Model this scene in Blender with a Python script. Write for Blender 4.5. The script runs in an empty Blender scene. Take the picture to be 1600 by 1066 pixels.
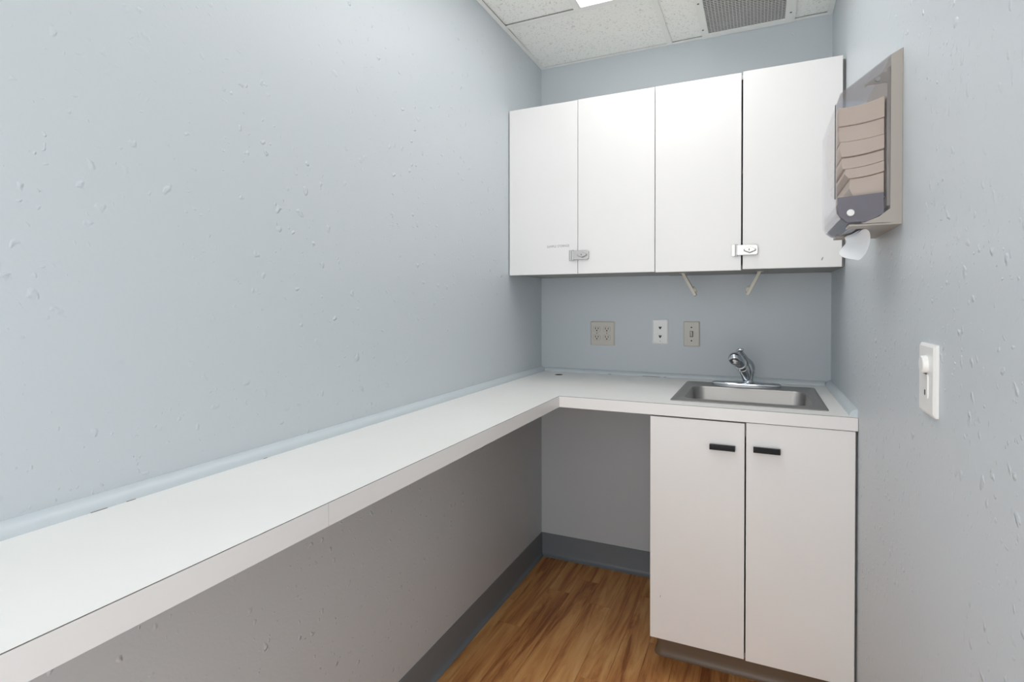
import bpy, bmesh, math, random
from mathutils import Matrix, Vector

random.seed(7)
S = bpy.context.scene
COL = S.collection

# ------------------------------------------------------------------ camera
cam_d = bpy.data.cameras.new('camera')
cam = bpy.data.objects.new('camera', cam_d)
COL.objects.link(cam)
cam_d.sensor_fit = 'HORIZONTAL'
cam_d.sensor_width = 36.0
cam_d.lens = 19.3465
cam_d.shift_x = 0.00914
cam_d.shift_y = -0.03034
cam_d.clip_start = 0.01
R3 = Matrix(((0.906117696554471, -0.0034358892371321526, 0.4230117192891583),
             (0.4230232826162886, 0.01072121916423552, -0.9060553834198946),
             (-0.0014220954114010792, 0.9999366230540726, 0.01116814755715036)))
cam.matrix_world = Matrix.Translation((0.99427, -2.59262, 1.26763)) @ R3.to_4x4()
S.camera = cam

# ------------------------------------------------------------------ world / exposure
w = bpy.data.worlds.new('world')
S.world = w
w.use_nodes = True
w.node_tree.nodes['Background'].inputs[0].default_value = (0.985, 0.995, 1.0, 1)
w.node_tree.nodes['Background'].inputs[1].default_value = 2.85
LIGHT_STRENGTH = 4.2
S.view_settings.view_transform = 'Standard'
S.view_settings.look = 'None'
S.view_settings.gamma = 1.0
S.view_settings.use_curve_mapping = False
S.view_settings.exposure = 0.06
S.cycles.max_bounces = 16
S.cycles.diffuse_bounces = 10
S.cycles.transparent_max_bounces = 24
S.cycles.caustics_reflective = False

# ------------------------------------------------------------------ dimensions (metres)
W = 1.2585          # right wall
H = 2.44            # ceiling
YF = -3.15          # front end of the room, just behind the camera
CT, CB = 0.9321, 0.892   # worktop top and underside
LW, CD = 0.3349, 0.6942  # depth of the left run, depth of the sink run
UD = 0.400          # front of the wall cabinet doors
BD = 0.692          # front of the base cabinet doors


# ------------------------------------------------------------------ material helpers
def lin(c):
    return tuple(((v / 255) / 12.92 if v / 255 <= .04045 else ((v / 255 + .055) / 1.055) ** 2.4) for v in c) + (1,)


def mat(name, rgb, rough=.5, metal=0.0, spec=.5):
    m = bpy.data.materials.new(name)
    m.use_nodes = True
    b = m.node_tree.nodes['Principled BSDF']
    b.inputs['Base Color'].default_value = lin(rgb)
    b.inputs['Roughness'].default_value = rough
    b.inputs['Metallic'].default_value = metal
    b.inputs['Specular IOR Level'].default_value = spec
    return m


def nd(m, kind, **kw):
    n = m.node_tree.nodes.new(kind)
    for k, v in kw.items():
        if k.startswith('i_'):
            n.inputs[k[2:].replace('_', ' ')].default_value = v
        else:
            setattr(n, k, v)
    return n


def lk(m, a, b):
    m.node_tree.links.new(a, b)


def math_n(m, op, a, b=None, clamp=False):
    n = nd(m, 'ShaderNodeMath', operation=op, use_clamp=clamp)
    for i, v in enumerate((a, b)):
        if v is None:
            continue
        if isinstance(v, (int, float)):
            n.inputs[i].default_value = v
        else:
            lk(m, v, n.inputs[i])
    return n.outputs[0]


def ramp(m, src, stops):
    n = nd(m, 'ShaderNodeValToRGB')
    cr = n.color_ramp
    while len(cr.elements) < len(stops):
        cr.elements.new(.5)
    for e, (p, c) in zip(cr.elements, stops):
        e.position = p
        e.color = c if len(c) == 4 else lin(c)
    lk(m, src, n.inputs[0])
    return n.outputs[0]


def add_wear(m, rgb, rgb2, scale=3.0, lo=.35, hi=.75, bump=0.0):
    """soft large-scale variation of a painted or laminate colour"""
    tc = nd(m, 'ShaderNodeTexCoord')
    n = nd(m, 'ShaderNodeTexNoise', i_Scale=scale, i_Detail=4.0)
    lk(m, tc.outputs['Object'], n.inputs['Vector'])
    c = ramp(m, n.outputs[0], [(lo, rgb), (hi, rgb2)])
    lk(m, c, m.node_tree.nodes['Principled BSDF'].inputs['Base Color'])
    if bump:
        n2 = nd(m, 'ShaderNodeTexNoise', i_Scale=240.0, i_Detail=2.0)
        lk(m, tc.outputs['Object'], n2.inputs['Vector'])
        b = nd(m, 'ShaderNodeBump', i_Strength=bump, i_Distance=.001)
        lk(m, n2.outputs[0], b.inputs['Height'])
        lk(m, b.outputs[0], m.node_tree.nodes['Principled BSDF'].inputs['Normal'])
    return m


def wall_paint(name, rgb, flecks=1.0):
    """satin blue-grey paint over a hand-splattered texture: sparse raised flecks and a fine roller stipple"""
    m = mat(name, rgb, .42, spec=.4)
    tc = nd(m, 'ShaderNodeTexCoord')
    P = tc.outputs['Object']
    warp = nd(m, 'ShaderNodeTexNoise', i_Scale=34.0, i_Detail=2.0)
    lk(m, P, warp.inputs['Vector'])
    wv = nd(m, 'ShaderNodeVectorMath', operation='SCALE')
    wv.inputs['Scale'].default_value = .036
    lk(m, warp.outputs['Color'], wv.inputs[0])
    ad = nd(m, 'ShaderNodeVectorMath', operation='ADD')
    lk(m, P, ad.inputs[0])
    lk(m, wv.outputs[0], ad.inputs[1])
    total = None
    for sc, cut, amp in ((28.0, .52, 1.0), (60.0, .42, .55)):
        v = nd(m, 'ShaderNodeTexVoronoi', i_Scale=sc)
        lk(m, ad.outputs[0], v.inputs['Vector'])
        d = nd(m, 'ShaderNodeMapRange', i_From_Min=.06, i_From_Max=.24, i_To_Min=1.0, i_To_Max=0.0)
        d.interpolation_type = 'SMOOTHSTEP'
        lk(m, v.outputs['Distance'], d.inputs['Value'])
        sep = nd(m, 'ShaderNodeSeparateColor')
        lk(m, v.outputs['Color'], sep.inputs[0])
        on = math_n(m, 'GREATER_THAN', sep.outputs[0], cut)
        k = math_n(m, 'MULTIPLY', math_n(m, 'MULTIPLY', d.outputs[0], on), amp)
        total = k if total is None else math_n(m, 'ADD', total, k)
    # the splatter comes in drifts
    dr = nd(m, 'ShaderNodeTexNoise', i_Scale=2.3, i_Detail=1.0)
    lk(m, P, dr.inputs['Vector'])
    drm = nd(m, 'ShaderNodeMapRange', i_From_Min=.30, i_From_Max=.58)
    lk(m, dr.outputs[0], drm.inputs['Value'])
    total = math_n(m, 'MULTIPLY', total, drm.outputs[0])
    fine = nd(m, 'ShaderNodeTexNoise', i_Scale=130.0, i_Detail=2.0)
    lk(m, P, fine.inputs['Vector'])
    hgt = math_n(m, 'ADD', math_n(m, 'MULTIPLY', total, flecks), math_n(m, 'MULTIPLY', fine.outputs[0], .11))
    b = nd(m, 'ShaderNodeBump', i_Strength=.6, i_Distance=.0034)
    lk(m, hgt, b.inputs['Height'])
    lk(m, b.outputs[0], m.node_tree.nodes['Principled BSDF'].inputs['Normal'])
    return m


PAINT = (197, 203.3, 207.8)
M = {}
M['wall'] = wall_paint('blue_wall_paint', PAINT)
M['wall_smooth'] = wall_paint('blue_wall_paint_smoother', PAINT, .22)
M['trim'] = mat('blue_trim_paint', (198, 206, 211), .4)
M['base'] = mat('grey_vinyl_base', (117, 124, 130), .42)
M['toe'] = mat('taupe_vinyl_base', (118, 100, 82), .4)
M['lam'] = add_wear(mat('white_laminate', (234, 233, 232), .34), (231, 230, 229), (236, 235, 234), 1.7)
M['top'] = add_wear(mat('white_worktop_laminate', (238, 237, 235), .38), (234, 233, 230), (240, 239, 237), 2.3)
M['seam'] = mat('laminate_edge_line', (112, 106, 100), .6)
M['dark'] = mat('dark_gap', (22, 22, 22), .8)
M['carcass'] = mat('shade_grey_carcass', (150, 149, 146), .6)  # darkened to stand in for shade in door gaps and undersides
M['chip'] = mat('chipped_board', (120, 110, 98), .9)
M['beige'] = mat('beige_plastic', (198, 193, 183), .38)
M['white_pl'] = mat('white_plastic', (233, 233, 231), .3)
M['greypl'] = mat('grey_plastic', (160, 160, 158), .4)
M['slot'] = mat('slot_black', (18, 17, 16), .7)
M['chrome'] = mat('chrome', (205, 210, 216), .09, 1.0)
M['lock'] = mat('satin_chrome', (196, 195, 192), .34, 1.0)
M['black'] = mat('black_handle_plastic', (10, 10, 11), .4, spec=.22)
M['bracket'] = mat('ivory_plastic', (212, 207, 194), .45)
M['grid'] = mat('white_enamel_grid', (240, 240, 236), .45)
M['lampframe'] = mat('white_lamp_frame', (232, 232, 230), .4)
M['grille'] = mat('aluminium_grille', (214, 214, 211), .5, .0)
M['duct'] = mat('duct_lining', (72, 72, 72), .9)
M['screw'] = mat('steel_screw', (110, 110, 110), .4, .8)
M['housing'] = mat('dispenser_grey_plastic', (168, 162, 154), .42)
M['chassis'] = mat('dispenser_inner_panel', (132, 127, 136), .5)
M['towel'] = mat('natural_paper_towel', (234, 217, 199), .9, spec=.1)
M['white_paper'] = mat('white_paper_towel', (240, 242, 244), .9, spec=.1)
M['ink'] = mat('grey_ink', (128, 128, 126), .8)

m = mat('brushed_steel', (178, 175, 172), .43, 1.0)
tc = nd(m, 'ShaderNodeTexCoord')
mp = nd(m, 'ShaderNodeMapping')
mp.inputs['Scale'].default_value = (6, 260, 260)
lk(m, tc.outputs['Object'], mp.inputs[0])
n = nd(m, 'ShaderNodeTexNoise', i_Scale=1.0, i_Detail=3.0)
lk(m, mp.outputs[0], n.inputs['Vector'])
b = nd(m, 'ShaderNodeBump', i_Strength=.05, i_Distance=.001)
lk(m, n.outputs[0], b.inputs['Height'])
lk(m, b.outputs[0], m.node_tree.nodes['Principled BSDF'].inputs['Normal'])
M['steel'] = m

# mineral-fibre ceiling tile: pin holes and short fissures
m = mat('mineral_fibre_tile', (226, 226, 222), .9, spec=.1)
tc = nd(m, 'ShaderNodeTexCoord')
n1 = nd(m, 'ShaderNodeTexNoise', i_Scale=150.0, i_Detail=2.0)
n2 = nd(m, 'ShaderNodeTexNoise', i_Scale=55.0, i_Detail=4.0, i_Roughness=.7)
oi = nd(m, 'ShaderNodeObjectInfo')
ofs = nd(m, 'ShaderNodeVectorMath', operation='ADD')
lk(m, tc.outputs['Object'], ofs.inputs[0])
lk(m, oi.outputs['Location'], ofs.inputs[1])
for q in (n1, n2):
    lk(m, ofs.outputs[0], q.inputs['Vector'])
h1 = nd(m, 'ShaderNodeMapRange', i_From_Min=.60, i_From_Max=.68)
lk(m, n1.outputs[0], h1.inputs['Value'])
h2 = nd(m, 'ShaderNodeMapRange', i_From_Min=.62, i_From_Max=.68)
lk(m, n2.outputs[0], h2.inputs['Value'])
pit = math_n(m, 'MAXIMUM', h1.outputs[0], h2.outputs[0])
lk(m, ramp(m, pit, [(0, (247, 247, 243)), (1, (216, 216, 210))]), m.node_tree.nodes['Principled BSDF'].inputs['Base Color'])
b = nd(m, 'ShaderNodeBump', i_Strength=.22, i_Distance=-.002)
lk(m, pit, b.inputs['Height'])
lk(m, b.outputs[0], m.node_tree.nodes['Principled BSDF'].inputs['Normal'])
M['tile'] = m

# wood-look plank: grain follows the length (local Y), tone differs from plank to plank
m = mat('oak_look_plank', (150, 100, 60), .38, spec=.35)
tc = nd(m, 'ShaderNodeTexCoord')
oi = nd(m, 'ShaderNodeObjectInfo')
rv = nd(m, 'ShaderNodeCombineXYZ')
lk(m, math_n(m, 'MULTIPLY', oi.outputs['Random'], 13.0), rv.inputs[0])
lk(m, math_n(m, 'MULTIPLY', oi.outputs['Random'], 41.0), rv.inputs[1])
ad = nd(m, 'ShaderNodeVectorMath', operation='ADD')
lk(m, tc.outputs['Object'], ad.inputs[0])
lk(m, rv.outputs[0], ad.inputs[1])
mp = nd(m, 'ShaderNodeMapping')
mp.inputs['Scale'].default_value = (9, .85, 9)
lk(m, ad.outputs[0], mp.inputs[0])
g1 = nd(m, 'ShaderNodeTexNoise', i_Scale=1.6, i_Detail=6.0, i_Roughness=.62, i_Distortion=1.6)
lk(m, mp.outputs[0], g1.inputs['Vector'])
mp2 = nd(m, 'ShaderNodeMapping')
mp2.inputs['Scale'].default_value = (120, 5, 120)
lk(m, ad.outputs[0], mp2.inputs[0])
g2 = nd(m, 'ShaderNodeTexNoise', i_Scale=1.0, i_Detail=4.0, i_Roughness=.7)
lk(m, mp2.outputs[0], g2.inputs['Vector'])
mix = math_n(m, 'ADD', math_n(m, 'MULTIPLY', g1.outputs[0], .80), math_n(m, 'MULTIPLY', g2.outputs[0], .20))
mix = math_n(m, 'ADD', mix, math_n(m, 'MULTIPLY', math_n(m, 'SUBTRACT', oi.outputs['Random'], .5), .075))
c = ramp(m, mix, [(.27, (112, 64, 36)), (.38, (160, 101, 57)), (.47, (198, 138, 83)), (.57, (215, 160, 101)), (.70, (228, 181, 125))])
lk(m, c, m.node_tree.nodes['Principled BSDF'].inputs['Base Color'])
b = nd(m, 'ShaderNodeBump', i_Strength=.08, i_Distance=.001)
lk(m, g2.outputs[0], b.inputs['Height'])
lk(m, b.outputs[0], m.node_tree.nodes['Principled BSDF'].inputs['Normal'])
M['plank'] = m


def emitter(name, rgb, strength):
    m = bpy.data.materials.new(name)
    m.use_nodes = True
    nt = m.node_tree
    nt.nodes.clear()
    o = nt.nodes.new('ShaderNodeOutputMaterial')
    e = nt.nodes.new('ShaderNodeEmission')
    e.inputs[0].default_value = rgb
    e.inputs[1].default_value = strength
    nt.links.new(e.outputs[0], o.inputs[0])
    return m


M['diffuser'] = emitter('lit_lamp_diffuser', (1.0, .99, .97, 1), LIGHT_STRENGTH)

# smoked see-through plastic
m = bpy.data.materials.new('smoked_clear_plastic')
m.use_nodes = True
nt = m.node_tree
nt.nodes.clear()
o = nt.nodes.new('ShaderNodeOutputMaterial')
tr = nt.nodes.new('ShaderNodeBsdfTransparent')
tr.inputs[0].default_value = (.89, .885, .895, 1)
gl = nt.nodes.new('ShaderNodeBsdfGlossy')
gl.inputs['Roughness'].default_value = .08
gl.inputs[0].default_value = (.95, .95, .97, 1)
fr = nt.nodes.new('ShaderNodeFresnel')
geo = nt.nodes.new('ShaderNodeNewGeometry')
ior = nt.nodes.new('ShaderNodeMapRange')       # thin sheet: no bending, so the same reflectance from both sides
ior.inputs['To Min'].default_value = 1.45
ior.inputs['To Max'].default_value = 1 / 1.45
nt.links.new(geo.outputs['Backfacing'], ior.inputs['Value'])
nt.links.new(ior.outputs[0], fr.inputs[0])
mx = nt.nodes.new('ShaderNodeMixShader')
nt.links.new(fr.outputs[0], mx.inputs[0])
nt.links.new(tr.outputs[0], mx.inputs[1])
nt.links.new(gl.outputs[0], mx.inputs[2])
nt.links.new(mx.outputs[0], o.inputs[0])
M['smoke'] = m


# ------------------------------------------------------------------ mesh helpers
def box(bm, x0, x1, y0, y1, z0, z1, bev=0.0, seg=1, mi=0):
    vs = [bm.verts.new(p) for p in ((x0, y0, z0), (x1, y0, z0), (x1, y1, z0), (x0, y1, z0),
                                    (x0, y0, z1), (x1, y0, z1), (x1, y1, z1), (x0, y1, z1))]
    fs = [bm.faces.new([vs[i] for i in q]) for q in ((3, 2, 1, 0), (4, 5, 6, 7), (0, 1, 5, 4), (1, 2, 6, 5), (2, 3, 7, 6), (3, 0, 4, 7))]
    for f in fs:
        f.material_index = mi
    if bev:
        es = {e for f in fs for e in f.edges}
        bmesh.ops.bevel(bm, geom=list(es), offset=bev, segments=seg, profile=.5, affect='EDGES')


def prism(bm, pts, axis, a, b):
    """extrude a 2-D outline along an axis; outline given in the two other axes in order"""
    def P(u, v, t):
        return {'x': (t, u, v), 'y': (u, t, v), 'z': (u, v, t)}[axis]
    A = [bm.verts.new(P(u, v, a)) for u, v in pts]
    B = [bm.verts.new(P(u, v, b)) for u, v in pts]
    n = len(pts)
    fs = [bm.faces.new(A), bm.faces.new(B[::-1])]
    for i in range(n):
        fs.append(bm.faces.new((A[i], B[i], B[(i + 1) % n], A[(i + 1) % n])))
    bmesh.ops.recalc_face_normals(bm, faces=fs)
    return fs


def cyl(bm, c, axis, r, h, n=20, r2=None):
    """solid cylinder from c along axis by h"""
    r2 = r if r2 is None else r2
    ax = Vector({'x': (1, 0, 0), 'y': (0, 1, 0), 'z': (0, 0, 1)}[axis] if isinstance(axis, str) else axis).normalized()
    u = ax.orthogonal().normalized()
    v = ax.cross(u)
    c = Vector(c)
    A = [bm.verts.new(c + (u * math.cos(t) + v * math.sin(t)) * r) for t in [2 * math.pi * i / n for i in range(n)]]
    B = [bm.verts.new(c + ax * h + (u * math.cos(t) + v * math.sin(t)) * r2) for t in [2 * math.pi * i / n for i in range(n)]]
    fs = [bm.faces.new(A[::-1]), bm.faces.new(B)]
    for i in range(n):
        fs.append(bm.faces.new((A[i], A[(i + 1) % n], B[(i + 1) % n], B[i])))
    bmesh.ops.recalc_face_normals(bm, faces=fs)


def tube(bm, pts, radii, n=16, flat=1.0, up=None):
    """tapered tube through points, closed with domed ends"""
    P = [Vector(p) for p in pts]
    rings = []
    prev = None
    for i, p in enumerate(P):
        t = (P[min(i + 1, len(P) - 1)] - P[max(i - 1, 0)]).normalized()
        if prev is None:
            u = (Vector(up) if up else t.orthogonal())
        else:
            u = prev
        u = (u - t * u.dot(t)).normalized()
        prev = u
        v = t.cross(u)
        r = radii[i]
        rings.append([bm.verts.new(p + u * math.cos(a) * r * flat + v * math.sin(a) * r) for a in [2 * math.pi * k / n for k in range(n)]])
    fs = []
    for A, B in zip(rings, rings[1:]):
        for k in range(n):
            fs.append(bm.faces.new((A[k], A[(k + 1) % n], B[(k + 1) % n], B[k])))
    fs.append(bm.faces.new(rings[0][::-1]))
    fs.append(bm.faces.new(rings[-1]))
    bmesh.ops.recalc_face_normals(bm, faces=fs)


def bez(pts, n):
    """Catmull-Rom through points"""
    P = [Vector(p) for p in pts]
    P = [2 * P[0] - P[1]] + P + [2 * P[-1] - P[-2]]
    out = []
    for i in range(1, len(P) - 2):
        for k in range(n):
            t = k / n
            a, b, c, d = P[i - 1], P[i], P[i + 1], P[i + 2]
            out.append(.5 * ((2 * b) + (c - a) * t + (2 * a - 5 * b + 4 * c - d) * t * t + (3 * b - a - 3 * c + d) * t ** 3))
    out.append(P[-2])
    return out


def rrect(x0, x1, y0, y1, r, n=6):
    out = []
    for cx, cy, a0 in ((x1 - r, y1 - r, 0), (x0 + r, y1 - r, 90), (x0 + r, y0 + r, 180), (x1 - r, y0 + r, 270)):
        for k in range(n + 1):
            a = math.radians(a0 + 90 * k / n)
            out.append((cx + r * math.cos(a), cy + r * math.sin(a)))
    return out


def obj(name, bm, m, parent=None, smooth=False, bevel=0.0, kind=None):
    """link a bmesh (in world coordinates) as one object, under its parent"""
    if parent is not None:
        p, off = parent, Vector((0, 0, 0))
        while p is not None:
            off += p.location
            p = p.parent
        for v in bm.verts:
            v.co -= off
    else:
        off = None
    me = bpy.data.meshes.new(name)
    bm.to_mesh(me)
    bm.free()
    for q in (m if isinstance(m, (list, tuple)) else [m]):
        me.materials.append(q)
    o = bpy.data.objects.new(name, me)
    COL.objects.link(o)
    if parent is not None:
        o.parent = parent
    if smooth:
        for p in me.polygons:
            p.use_smooth = True
        try:
            me.set_sharp_from_angle(angle=math.radians(38))
        except Exception:
            pass
    if bevel:
        md = o.modifiers.new('bevel', 'BEVEL')
        md.width = bevel
        md.segments = 2
        md.limit_method = 'ANGLE'
    if kind:
        o['kind'] = kind
    return o


def thing(name, label, cat, loc, group=None):
    o = bpy.data.objects.new(name, None)
    o.empty_display_size = .05
    o.location = loc
    COL.objects.link(o)
    o['label'] = label
    o['category'] = cat
    if group:
        o['group'] = group
    return o


def tag(o, label, cat, group=None):
    o['label'] = label
    o['category'] = cat
    if group:
        o['group'] = group
    return o


def bx(name, m, parent, *a, kind=None, **kw):
    bm = bmesh.new()
    box(bm, *a, **kw)
    return obj(name, bm, m, parent, kind=kind)


# ================================================================== THE ROOM
HT = 2.66   # walls go on above the hung ceiling
bx('wall_left', M['wall'], None, -.10, 0, YF, .10, -.05, HT, kind='structure')
bx('wall_back', M['wall_smooth'], None, 0, W, 0, .10, -.05, HT, kind='structure')
bx('wall_right', M['wall'], None, W, W + .10, YF, .10, -.05, HT, kind='structure')
# unseen end behind the camera, left open below a header so world light fills in
bx('wall_front', M['wall'], None, 0, W, YF - .1, YF, 2.2, HT, kind='structure')

floor = bx('floor', M['dark'], None, 0, W, YF, 0, -.05, -.004, kind='structure')
PW = .0955
x = .2400 - 3 * PW + .004
ci = 0
ends = {3: -.165, 2: -.30, 1: -.62, 4: -.34, 5: -.80, 0: -.45}
while x < W:
    x0, x1 = max(x, .001), min(x + PW, W - .001)
    y = 0.0
    e = ends.get(ci, -(.15 + random.random() * .7))
    while y > YF + .002 and x1 - x0 > .01:
        e = max(e, YF + .001)
        bm = bmesh.new()
        cx, cy = (x0 + x1) / 2, (y + e) / 2
        hw, hl = (x1 - x0) / 2 - .0003, abs(y - e) / 2 - .0003
        box(bm, -hw, hw, -hl, hl, -.004, 0, bev=.0006)
        o = obj('plank', bm, M['plank'], floor)
        o.location = (cx, cy, 0)
        y, e = e, e - .92
    x += PW
    ci += 1
# hung ceiling: slab above, tiles and grid below
ceil = bx('ceiling', M['tile'], None, 0, W, YF, 0, HT, HT + .05, kind='structure')


def tile(x0, x1, y0, y1, tilt=0.0):
    bm = bmesh.new()
    cx, cy = (x0 + x1) / 2, (y0 + y1) / 2
    box(bm, x0 - cx - .004, x1 - cx + .004, y0 - cy - .004, y1 - cy + .004, 0, .015, bev=.0015)
    o = obj('ceiling_tile', bm, M['tile'], ceil)
    o.location = (cx, cy, H + .0035)
    o.rotation_euler = (tilt, 0, 0)
    return o


def bar(name, x0, x1, y0, y1, z0=H - .0012, z1=H + .0008):
    bm = bmesh.new()
    box(bm, x0, x1, y0, y1, z0, z1, bev=.0004)
    return obj(name, bm, M['grid'], ceil)


bar('wall_angle', 0.0005, .020, YF, 0, H - .002, H)
bar('wall_angle', W - .022, W - .0005, YF, -.0005, H - .002, H)
bar('wall_angle', .020, W - .022, -.020, -.0005, H - .002, H)
BY0, BY1 = -.471, -.447
LY = -1.690
bar('tee_bar', .020, W - .022, BY0, BY1)
bar('tee_bar', .612, .634, BY1, -.020)
bar('tee_bar', .319, .343, YF, BY0)
bar('tee_bar', .940, .964, YF, BY0)
bar('tee_bar', .343, .940, LY - .024, LY)
bar('tee_bar', .020, .319, LY - .024, LY)
bar('tee_bar', .964, W - .022, LY - .024, LY)
tile(.020, .612, BY1, -.020, tilt=-.008)
tile(.634, .762, BY1, -.020)
tile(1.124, W - .022, BY1, -.020)
tile(.762, 1.124, BY1, -.385)
tile(.020, .319, LY, BY0, tilt=.004)
tile(.964, W - .022, LY, BY0)
tile(.020, .319, YF, LY - .024)
tile(.964, W - .022, YF, LY - .024)
tile(.343, .940, YF, LY - .024)


# vinyl cove base
def cove(name, path_axis, m, a, b, hb, flip=1, base=0.0, parent=None, th=.004, toe=.017):
    # profile: (distance from wall, height)
    pr = [(0, 0), (toe, 0), (toe, .004), (th + .006, .008), (th + .0015, .015), (th, .022), (th, hb - .002), (th - .002, hb), (0, hb)]
    bm = bmesh.new()
    if path_axis == 'y':
        prism(bm, [(base + flip * d, z) for d, z in pr], 'y', a, b)
    else:
        prism(bm, [(base + flip * d, z) for d, z in pr], 'x', a, b)
    return obj(name, bm, m, parent, smooth=True, kind=None if parent else 'structure')


cove('baseboard_left', 'y', M['base'], YF, -.0005, .1146)
cove('baseboard_back', 'x', M['base'], .0005, .668, .1146, flip=-1)
cove('baseboard_right', 'y', M['base'], YF, -.70, .1146, flip=-1, base=W)


# painted quarter-round along the back of the worktop
def quarter(name, axis, base, flip, a, b, r=.0215):
    pr = [(0, CT)] + [(r, CT)] + [(r * math.cos(t), CT + r * math.sin(t)) for t in [math.pi / 2 * k / 8 for k in range(1, 8)]] + [(0, CT + r)]
    bm = bmesh.new()
    prism(bm, [(base + flip * d, z) for d, z in pr], axis, a, b)
    return obj(name, bm, M['trim'], None, smooth=True, kind='structure')


t1 = quarter('trim_1', 'y', 0, 1, YF, -.0005)
t2 = quarter('trim_2', 'x', 0, -1, .0225, W - .022, r=.018)
t3 = quarter('trim_3', 'y', W, -1, -.678, -.0005)
# dark gaps where the caulk has come away from the trim
bm = bmesh.new()
for a, b_ in ((-2.075, -2.05), (-2.02, -2.005), (-1.735, -1.725)):
    box(bm, .0215, .0223, a, b_, CT, CT + .0009)
obj('caulk_gap', bm, M['seam'], t1)
bm = bmesh.new()
for a, b_ in ((.345, .36), (.505, .585), (.60, .612)):
    box(bm, a, b_, -.0188, -.0180, CT, CT + .002)
obj('caulk_gap', bm, M['seam'], t2)

# ================================================================== CEILING LAMPS
def lamp(x0, x1, y0, y1, label):
    t = thing('ceiling_light', label, 'ceiling light', ((x0 + x1) / 2, (y0 + y1) / 2, H))
    bm = bmesh.new()
    f = .006
    for a in ((x0, x0 + f, y0, y1), (x1 - f, x1, y0, y1), (x0 + f, x1 - f, y0, y0 + f), (x0 + f, x1 - f, y1 - f, y1)):
        box(bm, *a, H - .001, H + .055)
    box(bm, x0, x1, y0, y1, H + .055, H + .06)
    obj('frame', bm, M['lampframe'], t)
    bx('diffuser', M['diffuser'], t, x0 + f, x1 - f, y0 + f, y1 - f, H + .002, H + .006)
    return t


lamp(.343, .940, LY, BY0, 'lit white recessed ceiling light panel near the return air grille')

# ================================================================== RETURN AIR GRILLE
vx0, vx1, vy0, vy1 = .762, 1.122, -.382, -.006
ix0, ix1, iy0, iy1 = .790, 1.085, -.345, -.043
t = thing('air_return_grille', 'square metal eggcrate air return grille in a white screwed frame on the ceiling', 'vent', ((vx0 + vx1) / 2, (vy0 + vy1) / 2, H))
bm = bmesh.new()
z0, z1 = H - .006, H - .0006
prism(bm, [(vx0, vy0), (vx1, vy0), (ix1, iy0), (ix0, iy0)], 'z', z0, z1)
prism(bm, [(vx1, vy0), (vx1, vy1), (ix1, iy1), (ix1, iy0)], 'z', z0, z1)
prism(bm, [(vx1, vy1), (vx0, vy1), (ix0, iy1), (ix1, iy1)], 'z', z0, z1)
prism(bm, [(vx0, vy1), (vx0, vy0), (ix0, iy0), (ix0, iy1)], 'z', z0, z1)
obj('frame', bm, M['grid'], t)
bm = bmesh.new()
p = .0127
ny = int((iy1 - iy0) / p)
nx = int((ix1 - ix0) / p)
for k in range(nx + 1):
    xx = ix0 + (ix1 - ix0) * k / nx
    box(bm, xx - .0013, xx + .0013, iy0, iy1, H - .003, H - .0008)
for k in range(ny + 1):
    yy = iy0 + (iy1 - iy0) * k / ny
    box(bm, ix0, ix1, yy - .0019, yy + .0019, H - .003, H - .0008)
obj('grille', bm, M['grille'], t, kind='stuff')
bm = bmesh.new()
for a in ((ix0 - .004, ix0, iy0, iy1), (ix1, ix1 + .004, iy0, iy1), (ix0, ix1, iy0 - .004, iy0), (ix0, ix1, iy1, iy1 + .004)):
    box(bm, *a, H, H + .15)
box(bm, ix0, ix1, iy0, iy1, H + .146, H + .15)
obj('duct', bm, M['duct'], t)
for sx, sy in ((.7715, -.0915), (.7735, -.317), (1.104, -.0942), (1.104, -.317)):
    bm = bmesh.new()
    cyl(bm, (sx, sy, z0 - .0012), 'z', .0042, .0014, 12)
    obj('screw', bm, M['screw'], t)

# ================================================================== WALL CABINETS
UZ0, UZ1 = 1.3915, 2.1085


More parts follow.
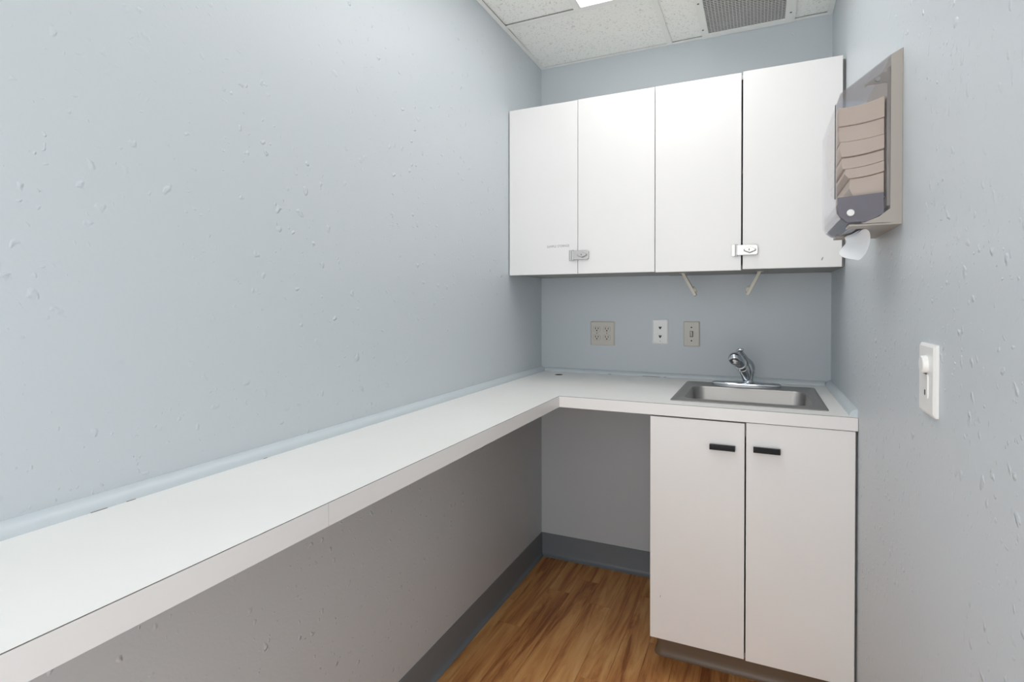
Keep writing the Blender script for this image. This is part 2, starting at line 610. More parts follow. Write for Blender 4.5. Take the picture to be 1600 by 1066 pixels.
def hasp(door, x0, x1, zc, leaf):
    """sliding hasp lock: leaf + barrel on the left door, plate with a hexagonal boss and cam lock over the gap"""
    y = -UD
    h = .0215
    bm = bmesh.new()
    box(bm, x0, x0 + leaf, y - .0035, y, zc - h, zc + h, bev=.0008)
    cyl(bm, (x0 + leaf + .0035, y - .004, zc - h), 'z', .0045, 2 * h, 12)
    obj('hasp_leaf', bm, M['lock'], door, smooth=True)
    bm = bmesh.new()
    pts = [(x0 + leaf + .004, zc - h + .003), (x1 - .008, zc - h + .003)]
    pts += [(x1 - .008 + .008 * math.sin(a), zc - h + .011 - .008 * math.cos(a)) for a in (.5, 1.0, 1.57)]
    pts += [(x1 - .008 + .008 * math.cos(a), zc + h - .011 + .008 * math.sin(a)) for a in (0, .57, 1.07, 1.57)]
    pts += [(x0 + leaf + .004, zc + h - .003)]
    prism(bm, pts, 'y', y - .0075, y)
    obj('hasp_plate', bm, M['lock'], door, smooth=True, bevel=.0012)
    cx = x1 - .027
    bm = bmesh.new()
    hexp = [(cx + sx * .0205, zc + sz * .0125) for sx, sz in ((-1, .25), (-1, -.3), (0, -1), (1, -.3), (1, .25), (0, 1))]
    prism(bm, hexp, 'y', y - .0105, y - .007)
    obj('lock_recess', bm, M['greypl'], door, bevel=.0006)
    bm = bmesh.new()
    hexp = [(cx + sx * .017, zc + .0012 + sz * .010) for sx, sz in ((-1, .25), (-1, -.3), (0, -1), (1, -.3), (1, .25), (0, 1))]
    prism(bm, hexp, 'y', y - .0145, y - .0100)
    cyl(bm, (cx - .002, y - .0155, zc + .001), 'y', .0068, .006, 20)
    obj('lock_cylinder', bm, M['lock'], door, smooth=True)
    bm = bmesh.new()
    box(bm, cx - .0032, cx - .0008, y - .0158, y - .0150, zc - .003, zc + .004)
    obj('keyhole', bm, M['slot'], door)


def wall_cabinet(x0, xm, x1, xe, zb, zt, gap, label, lock):
    t = thing('wall_cabinet', label, 'cabinet', ((x0 + x1) / 2, -.19, zb), 'wall cabinets')
    bm = bmesh.new()
    th = .016
    a0, a1, yb, yf = x0 + .001, xe, -.002, -UD + .0205
    box(bm, a0, a0 + th, yf, yb, zb + .004, zt - .003)
    box(bm, a1 - th, a1, yf, yb, zb + .004, zt - .003)
    box(bm, a0 + th, a1 - th, yf, yb, zb + .004, zb + .004 + th)
    box(bm, a0 + th, a1 - th, yb - .006, yb, zb + .02, zt - .02)
    obj('carcass', bm, M['carcass'], t)
    bx('top_panel', M['lam'], t, a0 + th, a1 - th, yf, yb, zt - .003 - th, zt - .003)  # unseen top, kept white to bounce light onto the ceiling
    bx('shelf', M['carcass'], t, a0 + th, a1 - th, yf + .02, yb - .006, (zb + zt) / 2, (zb + zt) / 2 + th)
    dl = bx('door', M['lam'], t, x0 + .0008, xm - gap / 2, -UD, -UD + .019, zb, zt, bev=.0008)
    dr = bx('door', M['lam'], t, xm + gap / 2, x1 - .0008, -UD, -UD + .019, zb + lock[3], zt + lock[4], bev=.0008)
    hasp(dr, lock[0], lock[1], lock[2], .0125)
    return t, dl, dr


c1, d1, d2 = wall_cabinet(.0034, .3134, .6240, .6235, UZ0, 2.1065, .0022,
                          'white wall cabinet in the corner, left of the pair, with lettering on its left door',
                          (.2765, .3615, 1.4680, 0, .0015))
c2, d3, d4 = wall_cabinet(.6250, .9349, 1.2495, W - .0012, UZ0 - .002, 2.1085, .0055,
                          'white wall cabinet right of the pair, above the sink, dark gap between its doors',
                          (.9003, .9885, 1.4620, .0035, .003))
# printed words on the first door
cu = bpy.data.curves.new('lettering', 'FONT')
cu.body = 'SAMPLE STORAGE'
cu.size = .0135
cu.space_character = 1.28
cu.extrude = .0002
to = bpy.data.objects.new('lettering_source', cu)
COL.objects.link(to)
dg = bpy.context.evaluated_depsgraph_get()
me = bpy.data.meshes.new_from_object(to.evaluated_get(dg))
bpy.data.objects.remove(to)
wd = max(v.co.x for v in me.vertices)
me.transform(Matrix.Scale(.0975 / wd, 4, (1, 0, 0)))
me.transform(Matrix.Translation(Vector((.1790, -UD - .0002, 1.5035)) - c1.location) @ Matrix.Rotation(math.radians(-1.0), 4, 'Y') @ Matrix.Rotation(math.radians(90), 4, 'X'))
me.materials.clear()
me.materials.append(M['ink'])
o = bpy.data.objects.new('lettering', me)
COL.objects.link(o)
o.parent = d1
# small chip in the right-hand door
bm = bmesh.new()
prism(bm, [(1.1865, 1.4175), (1.1905, 1.4165), (1.1935, 1.4255), (1.1925, 1.4285), (1.1885, 1.4245)], 'y', -UD - .0004, -UD + .0005)
obj('chip', bm, M['greypl'], d4)

# two arms of a roll holder under the cabinets
def arm(xt, xb, label):
    s = 1 if xb > xt else -1
    zt, zb = 1.3915 + (.004 if s > 0 else .004), 1.300
    yc, hw = -.20, .016
    t = thing('roll_holder_arm', label, 'holder', (xt, yc, zt), 'roll holder arms')
    d = Vector((xb - xt, 0, zb - zt)).normalized()
    nrm = Vector((d.z, 0, -d.x)) * (-s)      # towards the other arm
    bm = bmesh.new()
    A, B = Vector((xt, yc, zt)), Vector((xb, yc, zb))
    th = .0062
    q = [A - nrm * th, B - nrm * th, B + nrm * th, A + nrm * th]
    prism(bm, [(v.x, v.z) for v in q], 'y', yc - hw, yc + hw)
    obj('arm', bm, M['bracket'], t, bevel=.0016)
    bm = bmesh.new()
    c = A + (B - A) * .78 + nrm * .003
    cyl(bm, c, nrm, .0165, .011, 20, .012)
    obj('roll_peg', bm, M['bracket'], t, smooth=True)
    bm = bmesh.new()
    box(bm, xt - .012, xt + .012, yc - .02, yc + .02, zt - .0035, zt)
    obj('mounting_foot', bm, M['bracket'], t)


arm(.7050, .7550, 'ivory plastic roll holder arm under the cabinet, left one, leaning down to the right')
arm(.9955, .9500, 'ivory plastic roll holder arm under the cabinet, right one, leaning down to the left')

# ================================================================== WORKTOP
sx0, sx1, sy0, sy1 = .732, 1.172, -.575, -.150      # cut-out under the sink rim
hx, hy, hr = .1345, -.124, .0195                    # cable hole
t = thing('worktop', 'white laminate L-shaped worktop running along the left wall and under the sink', 'worktop', (.17, -.35, CT))
YE = YF


def slab(z0, z1, mats, name):
    bm = bmesh.new()
    xs = sorted({0.0006, hx - .03, hx + .03, LW, sx0, sx1, W - .0006})
    ys = sorted({YE, -CD, sy0, sy1, hy - .03, hy + .03, -.0006})
    cells = []
    for i in range(len(xs) - 1):
        for j in range(len(ys) - 1):
            cx, cy = (xs[i] + xs[i + 1]) / 2, (ys[j] + ys[j + 1]) / 2
            if cx > LW and cy < -CD:
                continue
            if sx0 < cx < sx1 and sy0 < cy < sy1:
                continue
            cells.append((i, j, abs(cx - hx) < .02 and abs(cy - hy) < .02))
    V = {}

    def vv(x, y, z):
        k = (round(x, 5), round(y, 5), round(z, 5))
        if k not in V:
            V[k] = bm.verts.new((x, y, z))
        return V[k]
    N = 32
    for i, j, hole in cells:
        a, b, c, d = xs[i], xs[i + 1], ys[j], ys[j + 1]
        for z, up in ((z0, False), (z1, True)):
            if not hole:
                q = [vv(a, c, z), vv(b, c, z), vv(b, d, z), vv(a, d, z)]
                bm.faces.new(q if up else q[::-1])
            else:
                corners = [(b, d), (a, d), (a, c), (b, c)]
                for s in range(4):
                    a0 = math.pi / 4 + s * math.pi / 2
                    arc = [(hx + hr * math.cos(a0 + math.pi / 2 * k / 8), hy + hr * math.sin(a0 + math.pi / 2 * k / 8)) for k in range(9)]
                    q = [vv(*corners[s], z)] + [vv(*p_, z) for p_ in arc] + [vv(*corners[(s + 1) % 4], z)]
                    bm.faces.new(q[::-1] if up else q)
    # side walls on every boundary edge
    top_edges = [e for e in bm.edges if len(e.link_faces) == 1 and abs(e.verts[0].co.z - z1) < 1e-6]
    for e in top_edges:
        p0, p1 = e.verts
        f = bm.faces.new((p0, p1, vv(p1.co.x, p1.co.y, z0), vv(p0.co.x, p0.co.y, z0)))
        f.material_index = 1
    bmesh.ops.recalc_face_normals(bm, faces=bm.faces[:])
    return obj(name, bm, mats, t)


slab(CB, CT - .0012, [M['carcass'], M['carcass']], 'core')
slab(CT - .0012, CT, [M['top'], M['seam']], 'surface')
e_ = .0008
bx('front_edge', M['lam'], t, LW, LW + e_, -1.8775, -CD - e_, CB, CT - .0014)
bx('front_edge', M['lam'], t, LW, LW + e_, YE, -1.8785, CB, CT - .0014)
bx('front_edge', M['lam'], t, LW, W - .0015, -CD - e_, -CD, CB, CT - .0014)
# dark inside of the cable hole
bm = bmesh.new()
N = 32
for k in range(N):
    a, b_ = 2 * math.pi * k / N, 2 * math.pi * (k + 1) / N
    pts = [(hx + r_ * math.cos(q), hy + r_ * math.sin(q)) for r_, q in ((hr - .0002, a), (hr - .0012, a), (hr - .0012, b_), (hr - .0002, b_))]
    prism(bm, pts, 'z', CB, CT - .0004)
obj('cable_hole_sleeve', bm, M['slot'], t)

# ================================================================== SINK
t = thing('sink', 'stainless steel drop-in sink with a single rounded bowl set in the worktop', 'sink', (.953, -.37, CT))
bm = bmesh.new()
SX0, SX1, SY0, SY1 = .7135, 1.1915, -.6185, -.1215
bx0, bx1, by0, by1 = .752, 1.152, -.558, -.232
n = 8


def ring(x0, x1, y0, y1, r, z):
    return [bm.verts.new((x, y, z)) for x, y in rrect(x0, x1, y0, y1, r, n)]


rings = [ring(SX0 + .001, SX1 - .001, SY0 + .001, SY1 - .001, .006, CT + .0002),
         ring(SX0, SX1, SY0, SY1, .008, CT + .0022),
         ring(SX0 + .004, SX1 - .004, SY0 + .004, SY1 - .004, .010, CT + .0046),
         ring(SX0 + .011, SX1 - .011, SY0 + .011, SY1 - .011, .012, CT + .0042),
         ring(SX0 + .014, SX1 - .014, SY0 + .014, SY1 - .014, .014, CT + .0022),
         ring(bx0 - .006, bx1 + .006, by0 - .006, by1 + .006, .048, CT + .0022),
         ring(bx0 - .001, bx1 + .001, by0 - .001, by1 + .001, .046, CT + .0006),
         ring(bx0 + .003, bx1 - .003, by0 + .003, by1 - .003, .044, CT - .006),
         ring(bx0 + .008, bx1 - .008, by0 + .008, by1 - .008, .044, CT - .100),
         ring(bx0 + .014, bx1 - .014, by0 + .014, by1 - .014, .044, CT - .130),
         ring(bx0 + .030, bx1 - .030, by0 + .030, by1 - .030, .044, CT - .147),
         ring(bx0 + .060, bx1 - .060, by0 + .060, by1 - .060, .040, CT - .151)]
for A, B in zip(rings, rings[1:]):
    L = len(A)
    for k in range(L):
        bm.faces.new((A[k], A[(k + 1) % L], B[(k + 1) % L], B[k]))
bm.faces.new(rings[-1])
bmesh.ops.recalc_face_normals(bm, faces=bm.faces[:])
so = obj('bowl', bm, M['steel'], t, smooth=True)
bm = bmesh.new()
cyl(bm, (.952, -.395, CT - .1509), 'z', .042, .002, 28)
cyl(bm, (.952, -.395, CT - .1489), 'z', .030, .0004, 28)
obj('drain', bm, M['chrome'], t, smooth=True)

# ================================================================== FAUCET
fz = CT + .0023
t = thing('faucet', 'chrome single-lever faucet with a wide base plate on the back of the sink', 'faucet', (.947, -.172, fz))
bm = bmesh.new()
cx, cy = .9455, -.172
prev = None
prof = [(.1270, .0280, 0), (.1280, .0290, .003), (.1280, .0290, .010), (.1265, .0275, .0135), (.120, .0235, .0165), (.100, .018, .0185), (.06, .012, .0198), (.03, .008, .0202)]
rr = []
for hw, hd, z in prof:
    ring_ = []
    for k in range(48):
        a = 2 * math.pi * k / 48
        ca, sa = math.cos(a), math.sin(a)
        e = 2 / 2.7
        ring_.append(bm.verts.new((cx + hw * math.copysign(abs(ca) ** e, ca), cy + hd * math.copysign(abs(sa) ** e, sa) * (1 - .25 * abs(ca) ** 2), fz + z)))
    rr.append(ring_)
for A, B in zip(rr, rr[1:]):
    for k in range(48):
        bm.faces.new((A[k], A[(k + 1) % 48], B[(k + 1) % 48], B[k]))
bm.faces.new(rr[0][::-1])
bm.faces.new(rr[-1])
bmesh.ops.recalc_face_normals(bm, faces=bm.faces[:])
obj('base_plate', bm, M['chrome'], t, smooth=True)
# column: a fat neck leaning into a shoulder
bm = bmesh.new()
P = bez([(.9530, -.172, fz + .008), (.9535, -.172, fz + .030), (.9560, -.172, fz + .055), (.9570, -.174, fz + .078), (.9510, -.182, fz + .098), (.9410, -.194, fz + .112)], 5)
L = len(P)
rad = [.0225, .0222, .0218, .0215, .0212, .021, .021, .021, .0212, .0214, .0218, .022, .0222, .0222, .022, .0216, .021, .0202, .0192, .018, .0168, .0154, .014, .0125, .010, .006]
tube(bm, P, rad[:L], 22)
body = obj('column', bm, M['chrome'], t, smooth=True)
bm = bmesh.new()
tube(bm, [(.9530, -.172, fz + .012), (.9530, -.172, fz + .0145), (.9531, -.172, fz + .0195), (.9531, -.172, fz + .022)], [.0228, .0246, .0246, .0228], 24)
obj('collar', bm, M['chrome'], body, smooth=True)
# spout reaching forward over the bowl, swivelled a little to the left, ends in a fat spray head
bm = bmesh.new()
P = bez([(.9480, -.178, fz + .030), (.9440, -.196, fz + .050), (.9370, -.222, fz + .072), (.9290, -.250, fz + .092), (.9220, -.272, fz + .104)], 5)
L = len(P)
tube(bm, P, [.0165 + .0065 * (i / (L - 1)) for i in range(L)], 22)
sp = obj('spout', bm, M['chrome'], t, smooth=True)
bm = bmesh.new()
P = bez([(.9250, -.262, fz + .099), (.9190, -.282, fz + .110), (.9130, -.300, fz + .119), (.9080, -.316, fz + .124), (.9050, -.328, fz + .124), (.9035, -.334, fz + .122)], 3)
L = len(P)
tube(bm, P, [.0225, .0243, .0250, .0254, .0256, .0256, .0254, .0250, .0243, .0232, .0218, .0200, .0175, .014, .009, .004][:L], 24)
obj('spray_head', bm, M['chrome'], sp, smooth=True)
for (cc, dd, rr_) in (((.9330, -.236, fz + .082), (-.3, -1.0, .75), .0222), ((.9255, -.2605, fz + .0985), (-.3, -1.0, .62), .0248)):
    bm = bmesh.new()
    d_ = Vector(dd).normalized()
    c_ = Vector(cc)
    tube(bm, [c_ - d_ * .003, c_ - d_ * .0018, c_ + d_ * .0018, c_ + d_ * .003], [rr_ - .0018, rr_, rr_, rr_ - .0018], 24)
    obj('spray_ring', bm, M['lock'], sp, smooth=True)
# lever: a broad blade rising over the spout, with a hooked tip
bm = bmesh.new()
P = bez([(.9585, -.172, fz + .072), (.9530, -.184, fz + .094), (.9430, -.200, fz + .116), (.9320, -.216, fz + .134), (.9260, -.226, fz + .146)], 5)
L = len(P)
tube(bm, P, [.0165 - .0075 * (i / (L - 1)) for i in range(L)], 16, flat=.62)
lv = obj('lever', bm, M['chrome'], t, smooth=True)
bm = bmesh.new()
P = bez([(.9145, -.228, fz + .1385), (.9160, -.232, fz + .1455), (.9215, -.234, fz + .1500), (.9290, -.234, fz + .1510), (.9370, -.232, fz + .1505)], 3)
L = len(P)
tube(bm, P, [.003] + [.0056] * (L - 2) + [.0035], 12, flat=.8)
obj('lever_tip', bm, M['chrome'], lv, smooth=True)

# ================================================================== BASE CABINET
BX0, BX1 = .6595, 1.2515
t = thing('base_cabinet', 'white two-door base cabinet with black pulls under the sink', 'cabinet', ((BX0 + W) / 2, -.33, 0))
bm = bmesh.new()
th = .016
a0, a1, yf, yb = BX0 + .001, W - .0015, -BD + .0205, -.005
zb, zt = .128, CB - .0005
box(bm, a0, a0 + th, yf, yb, zb, zt)
box(bm, a1 - th, a1, yf, yb, zb, zt)
box(bm, a0 + th, a1 - th, yf, yb, zb, zb + th)
box(bm, a0 + th, a1 - th, yb - .006, yb, zb + th, zt)
box(bm, a0 + th, a1 - th, yf, yf + .018, zt - .05, zt)
box(bm, a0 + .014, a1 - .002, -.552, yb, .002, zb)
obj('carcass', bm, M['carcass'], t)
dl = bx('door', M['lam'], t, BX0, .9528, -BD, -BD + .019, .1335, .8868, bev=.0008)
dr = bx('door', M['lam'], t, .9572, BX1, -BD, -BD + .019, .1305, .8900, bev=.0008)


def pull(door, x0, x1, z1):
    """black bar pull: a lip bent over a channel"""
    y = -BD
    bm = bmesh.new()
    pr = [(y, z1 - .016), (y - .016, z1 - .0165), (y - .0185, z1 - .015), (y - .0185, z1 - .006), (y - .0135, z1), (y - .004, z1), (y, z1 - .001)]
    prism(bm, pr, 'x', x0, x1)
    obj('handle', bm, M['black'], door, bevel=.0008)


pull(dl, .8490, .9255, .8135)
pull(dr, .9780, 1.0540, .8175)
bm = bmesh.new()
prism(bm, [(.6925, .2755), (.6945, .2750), (.6950, .2815), (.6935, .2830)], 'y', -BD - .0004, -BD + .0005)
obj('chip', bm, M['greypl'], dl)
# vinyl toe strip, wrapped round the corner with a small radius
bm = bmesh.new()
pr = [(.000, 0), (.013, 0), (.013, .003), (.009, .007), (.0055, .016), (.004, .03), (.004, .125), (0, .125)]
path = [(W - .002, -.560)] + [(BX0 + .021, -.560)] + [(BX0 + .021 - .016 * math.sin(a), -.560 + .016 - .016 * math.cos(a)) for a in (.4, .8, 1.2, 1.5708)] + [(BX0 + .005, -.03)]
rows = []
for i, (px, py) in enumerate(path):
    if i <= 1:
        nx_, ny_ = 0, -1
    elif i >= len(path) - 2:
        nx_, ny_ = -1, 0
    else:
        a = (.4, .8, 1.2, 1.5708)[i - 2]
        nx_, ny_ = -math.sin(a), -math.cos(a)
    rows.append([bm.verts.new((px + nx_ * d, py + ny_ * d, z)) for d, z in pr])
for A, B in zip(rows, rows[1:]):
    for k in range(len(pr)):
        bm.faces.new((A[k], A[(k + 1) % len(pr)], B[(k + 1) % len(pr)], B[k]))
bm.faces.new(rows[0])
bm.faces.new(rows[-1][::-1])
bmesh.ops.recalc_face_normals(bm, faces=bm.faces[:])
obj('toe_strip', bm, M['toe'], t, smooth=True)

# ================================================================== WALL PLATES
def plate_mesh(x0, x1, z0, z1, th=.0065):
    bm = bmesh.new()
    i = .005
    A = [bm.verts.new((x, -.0002, z)) for x, z in rrect(x0, x1, z0, z1, .003, 3)]
    B = [bm.verts.new((x, -th * .55, z)) for x, z in rrect(x0, x1, z0, z1, .003, 3)]
    Cc = [bm.verts.new((x, -th, z)) for x, z in rrect(x0 + i, x1 - i, z0 + i, z1 - i, .003, 3)]
    for P, Q in ((A, B), (B, Cc)):
        for k in range(len(P)):
            bm.faces.new((P[k], P[(k + 1) % len(P)], Q[(k + 1) % len(Q)], Q[k]))
    bm.faces.new(A[::-1])
    bm.faces.new(Cc)
    bmesh.ops.recalc_face_normals(bm, faces=bm.faces[:])
    return bm


def receptacle(t, cx, cz):
    bm = bmesh.new()
    n_ = 24
    pts = []
    for k in range(n_):
        a = 2 * math.pi * k / n_
        pts.append((cx + .0172 * math.cos(a), cz + max(-.0125, min(.0125, .0172 * math.sin(a)))))
    pts2 = [(cx + (x - cx) * 1.08, cz + (z - cz) * 1.08) for x, z in pts]
    prism(bm, pts2, 'y', -.0067, -.006)
    o = obj('receptacle_gap', bm, M['greypl'], t)
    bm = bmesh.new()
    prism(bm, pts, 'y', -.0082, -.006)
    rc = obj('receptacle', bm, M['beige'], t, bevel=.0005)
    bm = bmesh.new()
    box(bm, cx - .0079, cx - .0050, -.0085, -.0078, cz - .0010, cz + .0085)
    box(bm, cx + .0050, cx + .0079, -.0085, -.0078, cz - .0010, cz + .0075)
    cyl(bm, (cx, -.0085, cz - .0065), 'y', .0031, .0007, 14)
    obj('slots', bm, M['slot'], rc)


t = thing('quad_outlet', 'beige double outlet plate with four sockets on the wall below the cabinets', 'outlet', (.312, 0, 1.125))
obj('cover_plate', plate_mesh(.2545, .3712, 1.0675, 1.1825), M['beige'], t)
for cx in (.2865, .3350):
    for cz in (1.1455, 1.1060):
        receptacle(t, cx, cz)
    bm = bmesh.new()
    cyl(bm, (cx, -.0075, 1.1265), 'y', .0024, .0015, 12)
    obj('screw', bm, M['screw'], t)

t = thing('phone_jack_plate', 'white wall plate with two small dark jacks, left of the light switch', 'wall plate', (.5825, 0, 1.139))
obj('cover_plate', plate_mesh(.5475, .6175, 1.0825, 1.1955), M['white_pl'], t)
for cz in (1.1565, 1.1165):
    bm = bmesh.new()
    prism(bm, [(.5825 + .0165 * math.cos(a), cz + .0145 * math.sin(a)) for a in [2 * math.pi * k / 8 + .39 for k in range(8)]], 'y', -.0078, -.006)
    jk = obj('jack', bm, M['white_pl'], t, bevel=.0006)
    bm = bmesh.new()
    prism(bm, [(.5825 - .0075, cz + .0055), (.5825 + .0075, cz + .0055), (.5825 + .0025, cz - .006), (.5825 - .0025, cz - .006)], 'y', -.0082, -.0075)
    obj('jack_opening', bm, M['greypl'] if False else M['duct'], jk)
bm = bmesh.new()
cyl(bm, (.5825, -.0073, 1.0955), 'y', .0022, .0012, 12)
obj('screw', bm, M['greypl'], t)

t = thing('light_switch', 'beige toggle switch plate nearest the faucet on the back wall', 'switch', (.7188, 0, 1.131))
obj('cover_plate', plate_mesh(.6840, .7540, 1.0745, 1.1880), M['beige'], t)
bm = bmesh.new()
prism(bm, rrect(.7188 - .0068, .7188 + .0068, 1.1310 - .0135, 1.1310 + .0135, .001, 2), 'y', -.0069, -.006)
obj('toggle_slot', bm, M['duct'], t)
bm = bmesh.new()
prism(bm, [(-.0060, 1.1190), (-.0105, 1.1225), (-.0175, 1.1400), (-.0160, 1.1435), (-.0060, 1.1420)], 'x', .7188 - .0042, .7188 + .0042)
obj('toggle', bm, M['beige'], t, bevel=.0006)
for cz in (1.1610, 1.1010):
    bm = bmesh.new()
    cyl(bm, (.7188, -.0076, cz), 'y', .0031, .0016, 12)
    obj('screw', bm, M['slot'], t)

# plate on the right wall: built in the back-wall frame, then turned
t = thing('dimmer_plate', 'white wall plate with a round knob on the right wall', 'wall plate', (W, -1.44, 1.138))
Rz = Matrix.Rotation(math.radians(-90), 4, 'Z')


def on_right(name, bm, m, parent, **kw):
    bm.transform(Matrix.Translation((W, -1.44, 0)) @ Rz)
    return obj(name, bm, m, parent, **kw)


on_right('cover_plate', plate_mesh(-.0465, .0475, 1.0785, 1.1990, .0075), M['white_pl'], t)
bm = bmesh.new()
cyl(bm, (.003, -.0155, 1.1640), 'y', .0142, .009, 28, .0158)
on_right('knob', bm, M['white_pl'], t, smooth=True, bevel=.0012)
bm = bmesh.new()
prism(bm, rrect(-.0115, .0175, 1.1060, 1.1480, .006, 4), 'y', -.0092, -.007)
ins = on_right('jack_insert', bm, M['white_pl'], t, bevel=.0006)
bm = bmesh.new()
box(bm, .001, .006, -.0097, -.009, 1.112, 1.121)
on_right('jack_opening', bm, M['duct'], ins)
bm = bmesh.new()
box(bm, -.006, .012, -.0096, -.009, 1.1475, 1.1495)
on_right('insert_gap', bm, M['duct'], ins)

# ================================================================== PAPER TOWEL DISPENSER
DY0, DY1 = -1.2235, -.938
t = thing('towel_dispenser', 'grey towel dispenser with a smoked see-through cover on the right wall', 'dispenser', (W, (DY0 + DY1) / 2, 1.431))


def dp(bm, pts, a, b):
    return prism(bm, [(W - d, z) for d, z in pts], 'y', a, b)


bm = bmesh.new()
dp(bm, [(.0004, 1.4307), (.0205, 1.4307), (.0205, 1.7800), (.0004, 1.7905)], DY0, DY1)       # back shell
dp(bm, [(.0205, 1.4307), (.052, 1.4307), (.052, 1.4350), (.0205, 1.4350)], DY0, DY1)            # floor behind the slot
dp(bm, [(.052, 1.4307), (.092, 1.4307), (.092, 1.4350), (.052, 1.4350)], DY0, DY0 + .055)       # floor, near side of the slot
dp(bm, [(.052, 1.4307), (.092, 1.4307), (.092, 1.4350), (.052, 1.4350)], DY1 - .045, DY1)
for a, b_ in ((DY0, DY0 + .003), (DY1 - .003, DY1)):                                            # lower cheeks
    dp(bm, [(.0205, 1.4340), (.092, 1.4340), (.070, 1.4355), (.040, 1.4480), (.0205, 1.4640)], a, b_)
obj('housing', bm, M['housing'], t)
# inner chassis: lower box, back plate and upper bracket
bm = bmesh.new()
dp(bm, [(.031, 1.4550), (.060, 1.4400), (.095, 1.4400), (.112, 1.4560), (.114, 1.4935), (.031, 1.4985)], DY0 + .004, DY0 + .010)
dp(bm, [(.031, 1.4550), (.060, 1.4400), (.095, 1.4400), (.112, 1.4560), (.114, 1.4935), (.031, 1.4985)], DY1 - .010, DY1 - .004)
dp(bm, [(.028, 1.4880), (.108, 1.4850), (.108, 1.4880), (.028, 1.4920)], DY0 + .010, DY1 - .010)
obj('lower_chassis', bm, M['chassis'], t)
bm = bmesh.new()
dp(bm, [(.0206, 1.4700), (.026, 1.4700), (.026, 1.7550), (.0206, 1.7580)], DY0 + .004, DY1 - .004)
dp(bm, [(.026, 1.7250), (.060, 1.7250), (.066, 1.7200), (.066, 1.7270), (.034, 1.7470), (.026, 1.7470)], DY0 + .004, DY0 + .007)
obj('inner_plate', bm, M['housing'], t)
bm = bmesh.new()
cyl(bm, (W - .043, DY0 + .0005, 1.7335), 'y', .0045, .004, 16)
obj('hinge_pin', bm, M['greypl'], t, smooth=True)
# smoked cover: side cheeks and front, thin shell
side = [(.0215, 1.4650), (.040, 1.4490), (.066, 1.4365), (.084, 1.4345), (.098, 1.4380), (.109, 1.4470), (.116, 1.4600), (.1175, 1.4750),
        (.1175, 1.6900), (.1105, 1.7130), (.1075, 1.7160), (.0215, 1.7800)]
bm = bmesh.new()
rows = []
for y in (DY0, DY1):
    rows.append([bm.verts.new((W - d, y, z)) for d, z in side])
bm.faces.new(rows[0])
bm.faces.new(rows[1][::-1])
for k in range(2, len(side) - 1):
    bm.faces.new((rows[0][k], rows[1][k], rows[1][k + 1], rows[0][k + 1]))
bmesh.ops.recalc_face_normals(bm, faces=bm.faces[:])
cv = obj('cover', bm, M['smoke'], t)
md = cv.modifiers.new('thickness', 'SOLIDIFY')
md.thickness = .0022
md.offset = -1
# darker moulded rib along the front edge of the cover
bm = bmesh.new()
dp(bm, [(.1180, 1.4900), (.1195, 1.4900), (.1195, 1.6900), (.1180, 1.6930)], DY0 - .0004, DY0 + .004)
obj('cover_rib', bm, M['duct'], cv)
bm = bmesh.new()
cyl(bm, (W - .0905, DY0 - .0045, 1.4590), 'y', .0072, .005, 20)
obj('lock_button', bm, M['white_pl'], cv, smooth=True, bevel=.001)

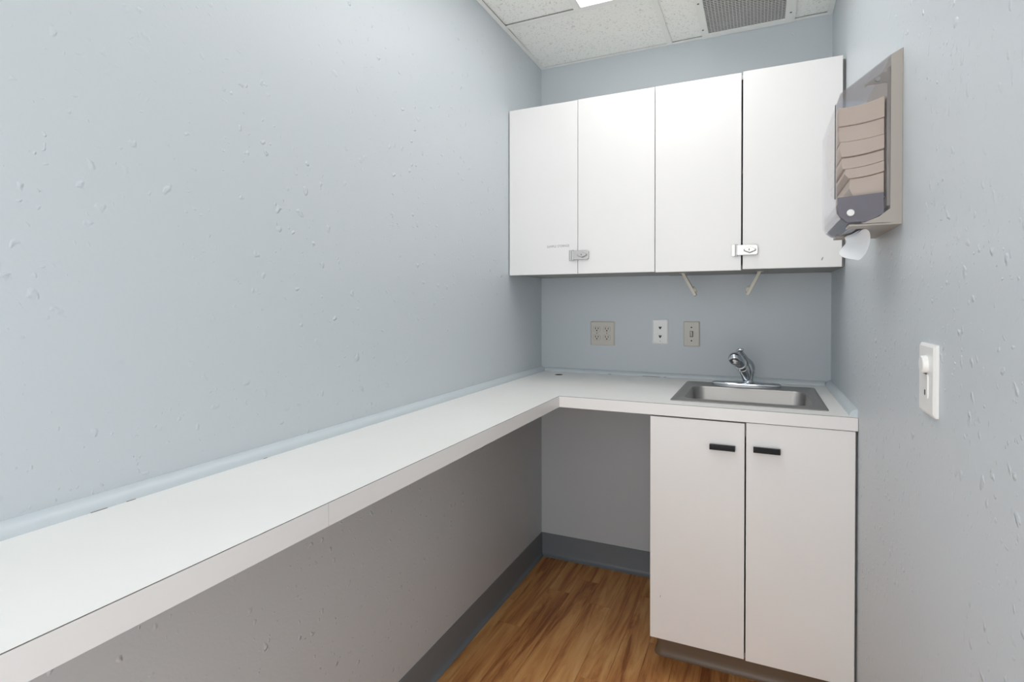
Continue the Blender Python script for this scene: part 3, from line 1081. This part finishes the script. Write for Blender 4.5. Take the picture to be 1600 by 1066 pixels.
# folded towels stacked inside: each bundle its own thing
front = [(.113, 1.6870), (.111, 1.6460), (.109, 1.6130), (.106, 1.5790), (.103, 1.5545), (.093, 1.5335), (.084, 1.4945)]
back = [1.7010, 1.6560, 1.6210, 1.5900, 1.5660, 1.5430, 1.4965]
names = ['topmost bundle of folded tan paper towels inside the dispenser, curling up at the back',
         'second bundle from the top of tan folded towels inside the dispenser',
         'third bundle from the top of tan folded towels inside the dispenser',
         'thin tan towel bundle below the thick dark crease inside the dispenser',
         'thin tan towel bundle, second from the bottom inside the dispenser',
         'lowest tan towel bundle inside the dispenser, resting on its lower panel']
for i in range(6):
    f1, zt_ = front[i]
    f0, zb_ = front[i + 1]
    g = .0012 if i != 2 else .0022
    bt, bb_ = back[i], back[i + 1]
    fr_ = f0 + .002 if i < 4 else f0 + .006
    top = [(fr_ - (fr_ - .029) * s, zt_ + (bt - zt_) * (s ** (2.2 if i == 0 else 1.3)) - .0015 * math.sin(math.pi * s)) for s in [k / 6 for k in range(7)]]
    bot = [(f0 - (f0 - .029) * s, zb_ + g + (bb_ - zb_) * (s ** 1.3) - .0015 * math.sin(math.pi * s)) for s in [k / 6 for k in range(7)]]
    pts = bot[::-1] + [(fr_ + .0012, zb_ + (zt_ - zb_) * .5)] + top
    bm = bmesh.new()
    dp(bm, pts, DY0 + .012 + .003 * (i % 2), DY1 - .012)
    o = obj('towel_bundle', bm, M['towel'], None, bevel=.0012)
    tag(o, names[i], 'paper towels', 'towel bundles in the dispenser')

# the white towel pulled half out of the slot
rowsP = [
    [(1.1860, -1.01, 1.4330), (1.1960, -1.05, 1.4330), (1.2040, -1.09, 1.4330), (1.2000, -1.13, 1.4330), (1.2040, -1.155, 1.4330)],
    [(1.1800, -1.01, 1.4270), (1.1900, -1.05, 1.4240), (1.1990, -1.09, 1.4220), (1.2060, -1.13, 1.4230), (1.2130, -1.155, 1.4290)],
    [(1.1900, -1.015, 1.4180), (1.2020, -1.06, 1.4130), (1.2050, -1.10, 1.4110), (1.2130, -1.13, 1.4108), (1.2162, -1.15, 1.4150)],
    [(1.1760, -1.025, 1.4060), (1.1880, -1.06, 1.3950), (1.1970, -1.10, 1.3910), (1.2050, -1.13, 1.3850), (1.2150, -1.15, 1.3980)],
    [(1.1650, -1.03, 1.3863), (1.1780, -1.06, 1.3728), (1.1925, -1.10, 1.3679), (1.1977, -1.13, 1.3599), (1.2075, -1.15, 1.3780)]]
bm = bmesh.new()
vs = [[bm.verts.new(p_) for p_ in r] for r in rowsP]
for A, B in zip(vs, vs[1:]):
    for k in range(4):
        bm.faces.new((A[k], A[k + 1], B[k + 1], B[k]))
o = obj('paper_towel', bm, M['white_paper'], None, smooth=True)
md = o.modifiers.new('thickness', 'SOLIDIFY')
md.thickness = .0009
md = o.modifiers.new('smooth', 'SUBSURF')
md.levels = 2
md.render_levels = 2
tag(o, 'single white paper towel hanging out of the bottom of the dispenser', 'paper towel')
